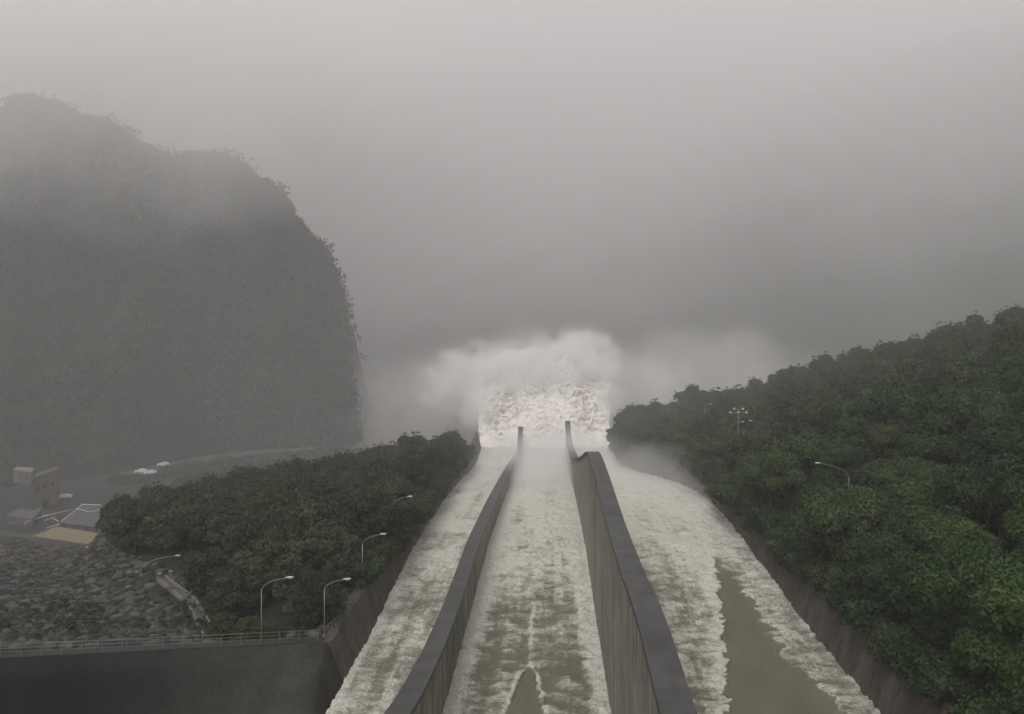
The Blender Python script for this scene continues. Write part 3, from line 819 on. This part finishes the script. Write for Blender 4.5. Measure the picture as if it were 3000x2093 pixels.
for i in range(len(xx)):
    v, f = RP[i % 6]; c, s = math.cos(an[i]), math.sin(an[i])
    w = v * np.array([rs[i] * 1.25, rs[i], rs[i] * .8]); w = np.stack([w[:, 0] * c - w[:, 1] * s + xx[i], w[:, 0] * s + w[:, 1] * c + yy[i], w[:, 2] + zz[i] + rs[i] * .15], 1)
    allv.append(w); allf.append(np.array(f) + b0); b0 += 24; tone.append(np.full(24, tn[i]))
o = obj('rubble', new_mesh('rubble', np.concatenate(allv), np.concatenate(allf), M['rock'], False, {'tone': np.concatenate(tone)}))
tag(o, kind='stuff', label='grey rockfill covering the dam slope on the left')
# weeds between the rocks
k = 260; wx = g.uniform(-75, -40, k); wy = g.uniform(97, 125, k); okw = (wy > yfront(wx) + 3) & (dpoly(wx, wy, GROVE) > -1)
wx, wy = wx[okw], wy[okw]; cent = np.stack([wx, wy, G(wx, wy) + .4], 1)
sel = fbm(wx * .12, wy * .12, None, 2, 90) > .05; cent = cent[sel]
v, f, t = scatter_leaves(cent, g.uniform(.4, .9, len(cent)), 60, .14, 91)
tag(obj('weeds', new_mesh('weeds', v, f, M['leaf_left'], False, {'tone': t})), kind='stuff', label='patches of weeds between rocks above the retaining wall')

# concrete drain down the slope edge
e = empty('drain_channel', (DR[0][0], DR[0][1], float(G(*DR[0]))), label='curved concrete drain channel between the rockfill and the grove', cat='drain')
off = np.array(e.location)
dp = []
for t in np.linspace(0, 3, 28):
    i = min(int(t), 2); q = t - i; a, b = DR[i], DR[i + 1]; x = a[0] * (1 - q) + b[0] * q + .8 * math.sin(t * 1.1); y = a[1] * (1 - q) + b[1] * q
    dp.append((x, y))
def ribbon(o0, o1, z0, z1, name, m_):
    mb = MB(); L = []; 
    for i, (x, y) in enumerate(dp):
        a = dp[max(i - 1, 0)]; b = dp[min(i + 1, len(dp) - 1)]; tx, ty = b[0] - a[0], b[1] - a[1]; l = math.hypot(tx, ty); nx_, ny_ = -ty / l, tx / l
        gz = float(G(x, y)) + .15
        L.append([(x + nx_ * o - off[0], y + ny_ * o - off[1], gz + z - off[2]) for o, z in ((o0, z0), (o0, z1), (o1, z1), (o1, z0))])
    A = np.array(L); A = np.concatenate([A, A[:, :1]], 1); v, f = grid(A[..., 0], A[..., 1], A[..., 2])
    mb.add(v, [tuple(q) for q in f] + [(3, 2, 1, 0), tuple((len(dp) - 1) * 5 + k for k in range(4))]); mb.build(name, m_, e)
ribbon(-.75, -.5, -.4, .35, 'kerb', M['dconc']); ribbon(.5, .75, -.4, .28, 'kerb', M['dconc']); ribbon(-.5, .5, -.4, .0, 'channel_floor', M['grey'])
# little headwall posts by the drain
for (u, v_, lab) in ((467, 1775, 'pale concrete marker post at the upper end of the drain channel, left one'), (500, 1780, 'squat concrete block beside the upper end of the drain channel')):
    x, y, _ = P(u, v_, 131); z = float(G(x, y)); mb = MB(); mb.box((0, 0, .6), (.45, .45, 1.6), .3, .9); mb.box((0, 0, 1.45), (.62, .62, .12), .3)
    o = mb.build('concrete_post', M['dconc'], None, False, (x, y, z)); tag(o, lab, 'post')

# ------------------------------------------------------------------ valley facility on the left
VZ = -85.0
def vp(u, v, z=VZ):                          # pixel on the valley floor
    d = F * -z / (v - V0); return ((u - U0) * d / F, d, z)
def slab(name, uv, z, thick, m_, lab, cat=None, kind=None):
    p = [vp(u, v, z) for u, v in uv]; n = len(p)
    me = new_mesh(name, list(p) + [(a, b, c - thick) for a, b, c in p], [tuple(range(n)), tuple(range(n, 2 * n))[::-1]] + [(i, n + i, n + (i + 1) % n, (i + 1) % n) for i in range(n)], m_)
    o = obj(name, me); tag(o, lab, cat, kind=kind); return o
# yard and riverside road
slab('yard', [(-300, 1600), (330, 1560), (520, 1400), (360, 1388), (60, 1425), (-300, 1440)], VZ + .9, 2.0, M['road'], 'wet dark yard on the valley floor below the rockfill', kind='structure')
slab('road', [(345, 1398), (420, 1394), (560, 1362), (760, 1330), (1080, 1312), (1080, 1304), (720, 1318), (540, 1345), (400, 1376), (330, 1388)], VZ + 1.3, 1.6, M['roadpale'], 'pale riverside road running along the foot of the mountain', kind='structure')
def block(name, corner_uv, z_top, h, wall_m, roof_m, lab, parapet=.4):
    p = [vp(u, v, z_top) for u, v in corner_uv]; c = np.mean(np.array(p), 0); zb = -h
    e = empty(name, (float(c[0]), float(c[1]), z_top - h), label=lab, cat='building')
    q = [(a - c[0], b - c[1]) for a, b, _ in p]; n = len(q)
    obj('wall', new_mesh('wall', [(a, b, 0) for a, b in q] + [(a, b, h - .35) for a, b in q], [(i, (i + 1) % n, n + (i + 1) % n, n + i) for i in range(n)], wall_m), e)
    r = 1.04; obj('roof', new_mesh('roof', [(a * r, b * r, h - .35) for a, b in q] + [(a * r, b * r, h) for a, b in q],
        [tuple(range(n))[::-1], tuple(range(n, 2 * n))] + [(i, (i + 1) % n, n + (i + 1) % n, n + i) for i in range(n)], roof_m), e)
    return e, q, h
def openings(e, q, h, side, k, m_, wd=1.4, ht=1.5, z=1.4, part='window'):
    a, b = np.array(q[side]), np.array(q[(side + 1) % len(q)]); L = np.linalg.norm(b - a); d = (b - a) / L; nrm = np.array((d[1], -d[0]))
    if np.dot(nrm, (a + b) / 2) < 0: nrm = -nrm
    for i in range(k):
        c = a + d * L * (i + .5) / k + nrm * .03; mb = MB(); mb.box((c[0], c[1], z + ht / 2), (wd, .12, ht), math.atan2(d[1], d[0])); w = mb.build(part, m_, e)
        mb = MB(); mb.box((c[0] + nrm[0] * .05, c[1] + nrm[1] * .05, z - .06), (wd + .2, .16, .12), math.atan2(d[1], d[0])); mb.build('sill', M['conc'], w)
e, q, h = block('flat_roofed_building', [(100, 1570), (262, 1594), (283, 1562), (168, 1544)], -76.5, 5.0, M['grey'], M['tan'], 'low building with flat tan roof at the edge of the grove')
openings(e, q, h, 0, 5, M['glass'])
mb = MB(); a = np.array(vp(262, 1594, -76.5)) - np.array(e.location); mb.box((a[0] + 1.2, a[1] + 1.0, h - .8), (4.4, 2.2, .25), .2); mb.build('awning', M['white'], e)
e, q, h = block('pump_house', [(175, 1530), (300, 1545), (380, 1490), (240, 1478)], -80.5, 3.6, M['grey'], M['grey'], 'dark grey flat roofed pump house behind the tan roof')
openings(e, q, h, 0, 4, M['glass'])
mb = MB()
for uv0, uv1 in (((240, 1478), (300, 1480)), ((180, 1528), (240, 1480)),):
    a = np.array(vp(*uv0, -80.4)); b = np.array(vp(*uv1, -80.4)); mb.tube([a - np.array(e.location), b - np.array(e.location)], .14, 5)
mb.build('parapet', M['white'], e)
e, q, h = block('square_tower_building', [(98, 1400), (165, 1378), (175, 1366), (108, 1386)], -72.0, 15.0, M['tanwall'], M['grey'], 'tall tan walled building at the foot of the mountain')
openings(e, q, h, 0, 1, M['glass'], 3.2, 4.2, 1.2, 'doorway'); openings(e, q, h, 0, 3, M['glass'], 1.2, 1.6, 9.5)
slab('access_road', [(-60, 1548), (110, 1572), (180, 1580), (-60, 1566)], -77.8, .8, M['roadpale'], 'pale access road left of the tan roofed building', kind='structure')
e, q, h = block('storage_shed', [(20, 1512), (95, 1520), (120, 1497), (50, 1490)], -81.5, 2.6, M['grey'], M['grey'], 'small grey shed left of the white pipework'); openings(e, q, h, 0, 2, M['glass'], 1., 1., .8)
e, q, h = block('gate_house', [(40, 1376), (92, 1382), (100, 1372), (52, 1367)], -79, 5.5, M['grey'], M['dconc'], 'small pale roofed hut beside the tall tan building'); openings(e, q, h, 0, 2, M['glass'], 1., 1.2, 1.8)
# white pipework
def pipes(lines, lab, z=-82.2):
    a0 = np.array(vp(*lines[0][0], z)); e = empty('pipework', (float(a0[0]), float(a0[1]), VZ + .9), label=lab, cat='pipes'); off = np.array(e.location)
    for ln in lines:
        pts = [np.array(vp(u, v, z)) - off for u, v in ln]; mb = MB(); mb.tube(pts, .11, 6); p = mb.build('pipe', M['white'], e, True)
        for q in pts:
            mb = MB(); mb.box((q[0], q[1], q[2] / 2), (.16, .16, max(.3, q[2]))); mb.build('support', M['galv'], e)
pipes([[(72, 1530), (140, 1510), (215, 1492)], [(125, 1512), (150, 1508), (160, 1504)], [(130, 1525), (155, 1518), (180, 1533), (165, 1540)], [(180, 1533), (135, 1548)]], 'white pipework frame left of the dark pump house')
pipes([[(222, 1490), (262, 1500), (295, 1494)]], 'short white pipe run on the far side of the pump house', -80)
pipes([[(40, 1515), (85, 1502), (125, 1488)]], 'thin grey white pipe above the storage shed', -82)

# cars
def make_car(m_, long=4.3):
    e = bpy.data.objects.new('car', None); k = long / 4.3
    mb = MB(); prof = [(-2.1, .35), (-2.15, .8), (-1.9, 1.0), (-1.0, 1.05), (-.5, 1.45), (.9, 1.5), (1.7, 1.05), (2.1, .95), (2.15, .4)]
    v = [(x * k, s * .86 * (.86 if z > 1.2 else 1), z) for s in (-1, 1) for x, z in prof]; n = len(prof)
    mb.add(v, [tuple(range(n)), tuple(range(n, 2 * n))[::-1]] + [(i, n + i, n + (i + 1) % n, (i + 1) % n) for i in range(n)])
    parts = [('body', mb, m_)]
    mb = MB(); mb.box((.15 * k, 0, 1.24), (1.9 * k, 1.64, .3), 0, .92); parts.append(('window', mb, M['glass']))
    for x in (-1.35, 1.35):
        for s in (-1, 1):
            mb = MB(); mb.tube([(x * k, s * .78, .33), (x * k, s * .92, .33)], .33, 12); parts.append(('wheel', mb, M['tyre']))
    out = []
    for nm, b, mm in parts:
        o = bpy.data.objects.new(nm, new_mesh(nm, b.v, b.f, mm)); o.parent = e; out.append(o)
    return e, out
CAR = {'white': make_car(M['white']), 'silver': make_car(M['silver']), 'van': make_car(M['white'], 5.4)}
for u, v_, kind, rz, lab in ((413, 1386, 'white', .4, 'left one of two white cars parked at the yard corner below the mountain'), (440, 1390, 'white', .5, 'right one of two white cars parked at the yard corner below the mountain'),
                             (184, 1462, 'van', .35, 'long white van parked in the yard behind the pump house'), (478, 1366, 'silver', .4, 'silver car on the riverside road just beyond the two white cars'),
                             (84, 1412, 'silver', .2, 'pale car parked in front of the pale roofed hut')):
    x, y, z = vp(u, v_, VZ + (.92 if kind != 'silver' or u < 100 else 1.32)); e = bpy.data.objects.new('car', None); C.objects.link(e); e.location = (x, y, z); e.rotation_euler = (0, 0, rz); e.scale = (1.15,) * 3
    tag(e, lab, 'car', 'cars in the valley')
    for p in CAR[kind][1]:
        c = p.copy(); C.objects.link(c); c.parent = e
g = np.random.default_rng(77); k = 420
us_ = g.uniform(330, 1010, k); vs2 = np.interp(us_, [330, 600, 1010], [1402, 1362, 1322]) + g.uniform(-6, 22, k)
pp = np.array([vp(a, b, VZ + 1.2) for a, b in zip(us_, vs2)]); pp = pp[(us_ > 470) | (vs2 > 1402)]
v, f, t = scatter_leaves(pp, g.uniform(1.2, 2.8, len(pp)), 60, .55, 78)
tag(obj('shrubbery', new_mesh('shrubbery', v, f, M['leaf_far'], False, {'tone': t})), kind='stuff', label='dark scrub between the riverside road and the grove')
# signboard and tank by the road
x, y, z = vp(561, 1332, VZ + 1.3); e = empty('signboard', (x, y, z), .2, label='yellowish signboard beside the riverside road', cat='sign')
mb = MB(); mb.box((0, 0, 2.6), (3.2, .12, 1.5)); mb.build('board', M['yellow'], e)
for s in (-1.2, 1.2):
    mb = MB(); mb.tube([(s, .1, -.2), (s, .1, 3.2)], .07, 6); mb.build('post', M['galv'], e)
x, y, z = P(470, 1303, 395); e = empty('water_tank', (x, y, z - 2), label='small white tank on the foot of the mountain above the road', cat='tank')
mb = MB(); mb.tube([(0, 0, 0), (0, 0, 2.0), (0, 0, 2.4)], [1.6, 1.6, .5], 16); mb.build('tank_body', M['white'], e, True)
mb = MB(); mb.box((0, 0, -.6), (3.8, 3.8, 1.2)); mb.build('plinth', M['conc'], e)

# ------------------------------------------------------------------ leaping jets and spray
def jet(x0, x1, seed, peak=-35.0, spread=(0, 0), tip=.8, droop=(0, 0)):
    nu, nt_ = 130, 210; U = np.linspace(0, 1, nu)[None, :]; T = np.linspace(0, 1, nt_)[:, None]
    Y = LIP - .6 + 98 * T
    X = (x0 + spread[0] * T) * (1 - U) + (x1 + spread[1] * T) * U
    tt = T / tip; Z = -74.6 + (peak + 74.6) * (2 * tt - tt * tt)
    Y = Y + 0 * X; Z = Z + 0 * X
    env = sst(0, .10, T) * (1 + 1.2 * T)
    ed = np.minimum(U, 1 - U) * 2
    low = fbm(X * .045, Y * .03, None, 3, seed)
    n1 = fbm(X * .10, Y * .10, Z * .16, 3, seed); n2 = .5 - np.abs(fbm(X * .34, Y * .6, Z * .75, 4, seed + 7)) * 2.2
    n3 = .5 - np.abs(fbm(X * 1.1, Y * 1.6, Z * 1.8, 3, seed + 9)) * 2.2
    mud = np.exp(-((U - .5) / .27) ** 2) * (1 - sst(.18, .5, T + .12 * low * 3))
    Z = Z + env * (2.6 * n1 + 1.0 * n2 + .15 * n3) + 9 * low * sst(.2, .8, T) - (1 - sst(0, .3, ed)) * 3.0 * sst(.05, .5, T)
    Z = Z - sst(.12, .75, T) * (droop[0] * (1 - sst(0, .75, U)) + droop[1] * sst(.25, 1, U))
    Y = Y - env * (2.4 * n1 + (1.0 + .9 * mud) * n2 + .22 * n3)
    X = X + env * 1.2 * fbm(X * .3, Y * .3, Z * .3, 3, seed + 3) + (U - .5) * 7 * fbm(T * 3 + seed, U * 1.5, None, 4, seed + 4) * sst(.1, .5, T)
    v, f = grid(X, Y, Z); n = len(v); v2 = v.copy(); v2[:, 2] -= 5.0 + 4 * np.repeat(T[:, 0], nu); v2[:, 1] += 6
    f2 = f[:, ::-1] + n; i = np.arange(n).reshape(nt_, nu)
    def side(a): return np.stack([a[:-1], a[1:], a[1:] + n, a[:-1] + n], -1)
    ff = np.concatenate([f, f2, side(i[:, 0])[:, ::-1], side(i[:, -1]), side(i[0]), side(i[-1])[:, ::-1]])
    at = np.clip(mud * (.75 + .6 * n1), 0, 1).ravel()
    return np.concatenate([v, v2]), ff, np.concatenate([at, at])
for (a, b, s, pk, spd, dr_, lab) in ((-29.5, -11.0, 200, -46, (-13, 3), (8, 0), 'foaming jet leaping from the left channel lip'), (-13.2, 8.6, 230, -43, (-4, 4), (2, 0), 'foaming jet leaping from the centre channel lip'),
                                (5.8, 26.0, 260, -39, (-3, 5), (0, 8), 'foaming jet leaping from the right channel lip')):
    v, f, at = jet(a, b, s, peak=pk, spread=spd, droop=dr_)
    o = obj('water_jet', new_mesh('water_jet', v, f, M['jet'], True, {'mud': at})); tag(o, lab, 'water jet', 'jets of water leaping off the spillway lip')

def field_ellipsoid(nscale, contrast, power=1.0):
    def fn(nt, density):
        tc = N(nt, 'ShaderNodeTexCoord')
        ln = N(nt, 'ShaderNodeVectorMath', operation='LENGTH'); nt.links.new(tc.outputs['Object'], ln.inputs[0])
        fall = math_(nt, 'SUBTRACT', 1.0, ln.outputs['Value'], clamp=True)
        ge = N(nt, 'ShaderNodeNewGeometry')
        n = N(nt, 'ShaderNodeTexNoise'); n.inputs['Scale'].default_value = nscale; n.inputs['Detail'].default_value = 5; n.inputs['Roughness'].default_value = .62
        nt.links.new(ge.outputs['Position'], n.inputs['Vector'])
        nn = math_(nt, 'MULTIPLY_ADD', math_(nt, 'SUBTRACT', n.outputs['Fac'], .5), contrast, 0.0)
        s = math_(nt, 'ADD', math_(nt, 'MULTIPLY', fall, 1.35), nn)
        mr = N(nt, 'ShaderNodeMapRange', interpolation_type='SMOOTHSTEP'); mr.inputs['From Min'].default_value = .1; mr.inputs['From Max'].default_value = 1.0
        mr.inputs['To Max'].default_value = density; nt.links.new(s, mr.inputs['Value'])
        edge = N(nt, 'ShaderNodeMapRange', interpolation_type='SMOOTHSTEP'); edge.inputs['From Max'].default_value = .45; nt.links.new(fall, edge.inputs['Value'])
        return math_(nt, 'MULTIPLY', mr.outputs[0], edge.outputs[0])
    return fn
def icos(sub=3):
    import bmesh
    bm = bmesh.new(); bmesh.ops.create_icosphere(bm, subdivisions=sub, radius=1.0); me = bpy.data.meshes.new('spray'); bm.to_mesh(me); bm.free(); return me
def spray(loc, rad, dens, nscale, contrast, lab, col=(.985, .975, .965)):
    me = icos(); m_ = m_volume('spray_cloud', dens, col, 0.0, field_ellipsoid(nscale, contrast)); m_.cycles.volume_step_rate = .35; me.materials.append(m_)
    o = obj('spray', me, None, loc); o.scale = rad; tag(o, lab, kind='stuff')
spray((-36, 410, -56), (38, 44, 26), .085, .11, 3.6, 'white spray cloud over the left jet')
spray((-4, 408, -54), (44, 44, 26), .085, .11, 3.6, 'white spray cloud over the centre jet')
spray((16, 406, -50), (27, 42, 30), .105, .11, 3.6, 'tallest white spray cloud over the right jet')
spray((-4, 384, -44), (54, 30, 25), .026, .10, 3.0, 'fine spray veil hanging in front of the jets')
spray((-32, 368, -60), (13, 24, 17), .060, .12, 2.6, 'torn spray along the outer edge of the left jet')
spray((27, 368, -60), (12, 24, 17), .055, .12, 2.6, 'torn spray along the outer edge of the right jet')
spray((46, 412, -60), (44, 44, 24), .022, .07, 3.2, 'spray sheet falling away right of the jets')
spray((-4, 352, -72), (44, 24, 10), .030, .10, 1.6, 'spray lying along the spillway lip')
spray((2, 255, -62), (36, 90, 12), .026, .05, 1.2, 'thin mist lying over the lower chute')
spray((33, 215, -56), (28, 75, 8), .013, .07, 2.2, 'mist curling against the right outer wall')
spray((90, 460, -60), (100, 90, 40), .009, .025, 3.0, 'drifting spray bank right of the jets')
spray((-75, 440, -72), (72, 66, 40), .012, .03, 2.6, 'drifting spray bank left of the jets')
spray((-215, 425, 105), (260, 120, 135), .013, .012, 2.0, 'low cloud trailing over the top of the left mountain')

def field_bank(nt, density):
    ge = N(nt, 'ShaderNodeNewGeometry'); x = N(nt, 'ShaderNodeSeparateXYZ'); nt.links.new(ge.outputs['Position'], x.inputs[0])
    n = noise(nt, .0045, 4, ge.outputs['Position'], .5)
    yr_ = math_(nt, 'MULTIPLY_ADD', x.outputs[1], 1 / 420., -400 / 420.)
    zr_ = math_(nt, 'MULTIPLY_ADD', x.outputs[2], 1 / 260., .15)
    s = math_(nt, 'ADD', math_(nt, 'ADD', math_(nt, 'MULTIPLY', yr_, .15), math_(nt, 'MULTIPLY', zr_, 1.0)), math_(nt, 'MULTIPLY_ADD', n, 1.5, -.42))
    mr = N(nt, 'ShaderNodeMapRange', interpolation_type='SMOOTHSTEP'); mr.inputs['To Max'].default_value = density; nt.links.new(s, mr.inputs['Value'])
    e = N(nt, 'ShaderNodeMapRange', interpolation_type='SMOOTHSTEP'); nt.links.new(yr_, e.inputs['Value']); e.inputs['From Max'].default_value = .35
    near_ = math_(nt, 'MULTIPLY_ADD', x.outputs[1], 1 / 230., -120 / 230., clamp=True)
    return math_(nt, 'ADD', math_(nt, 'MULTIPLY', mr.outputs[0], e.outputs[0]), math_(nt, 'MULTIPLY', near_, .00105))
mb = MB(); mb.box((0, 755, 130), (3000, 1270, 440))
o = mb.build('cloud_bank', m_volume('low_cloud', .0048, (.995, .989, .988), 0.0, field_bank)); tag(o, 'low cloud and rain mist thickening down the valley', kind='stuff')

# ------------------------------------------------------------------ haze
mb = MB(); mb.box((0, 690, 135), (3200, 1600, 490))
o = mb.build('haze', m_volume('fog', .0003, (.992, .986, .985), 0.0)); tag(o, 'rainy mist filling the valley', kind='stuff')
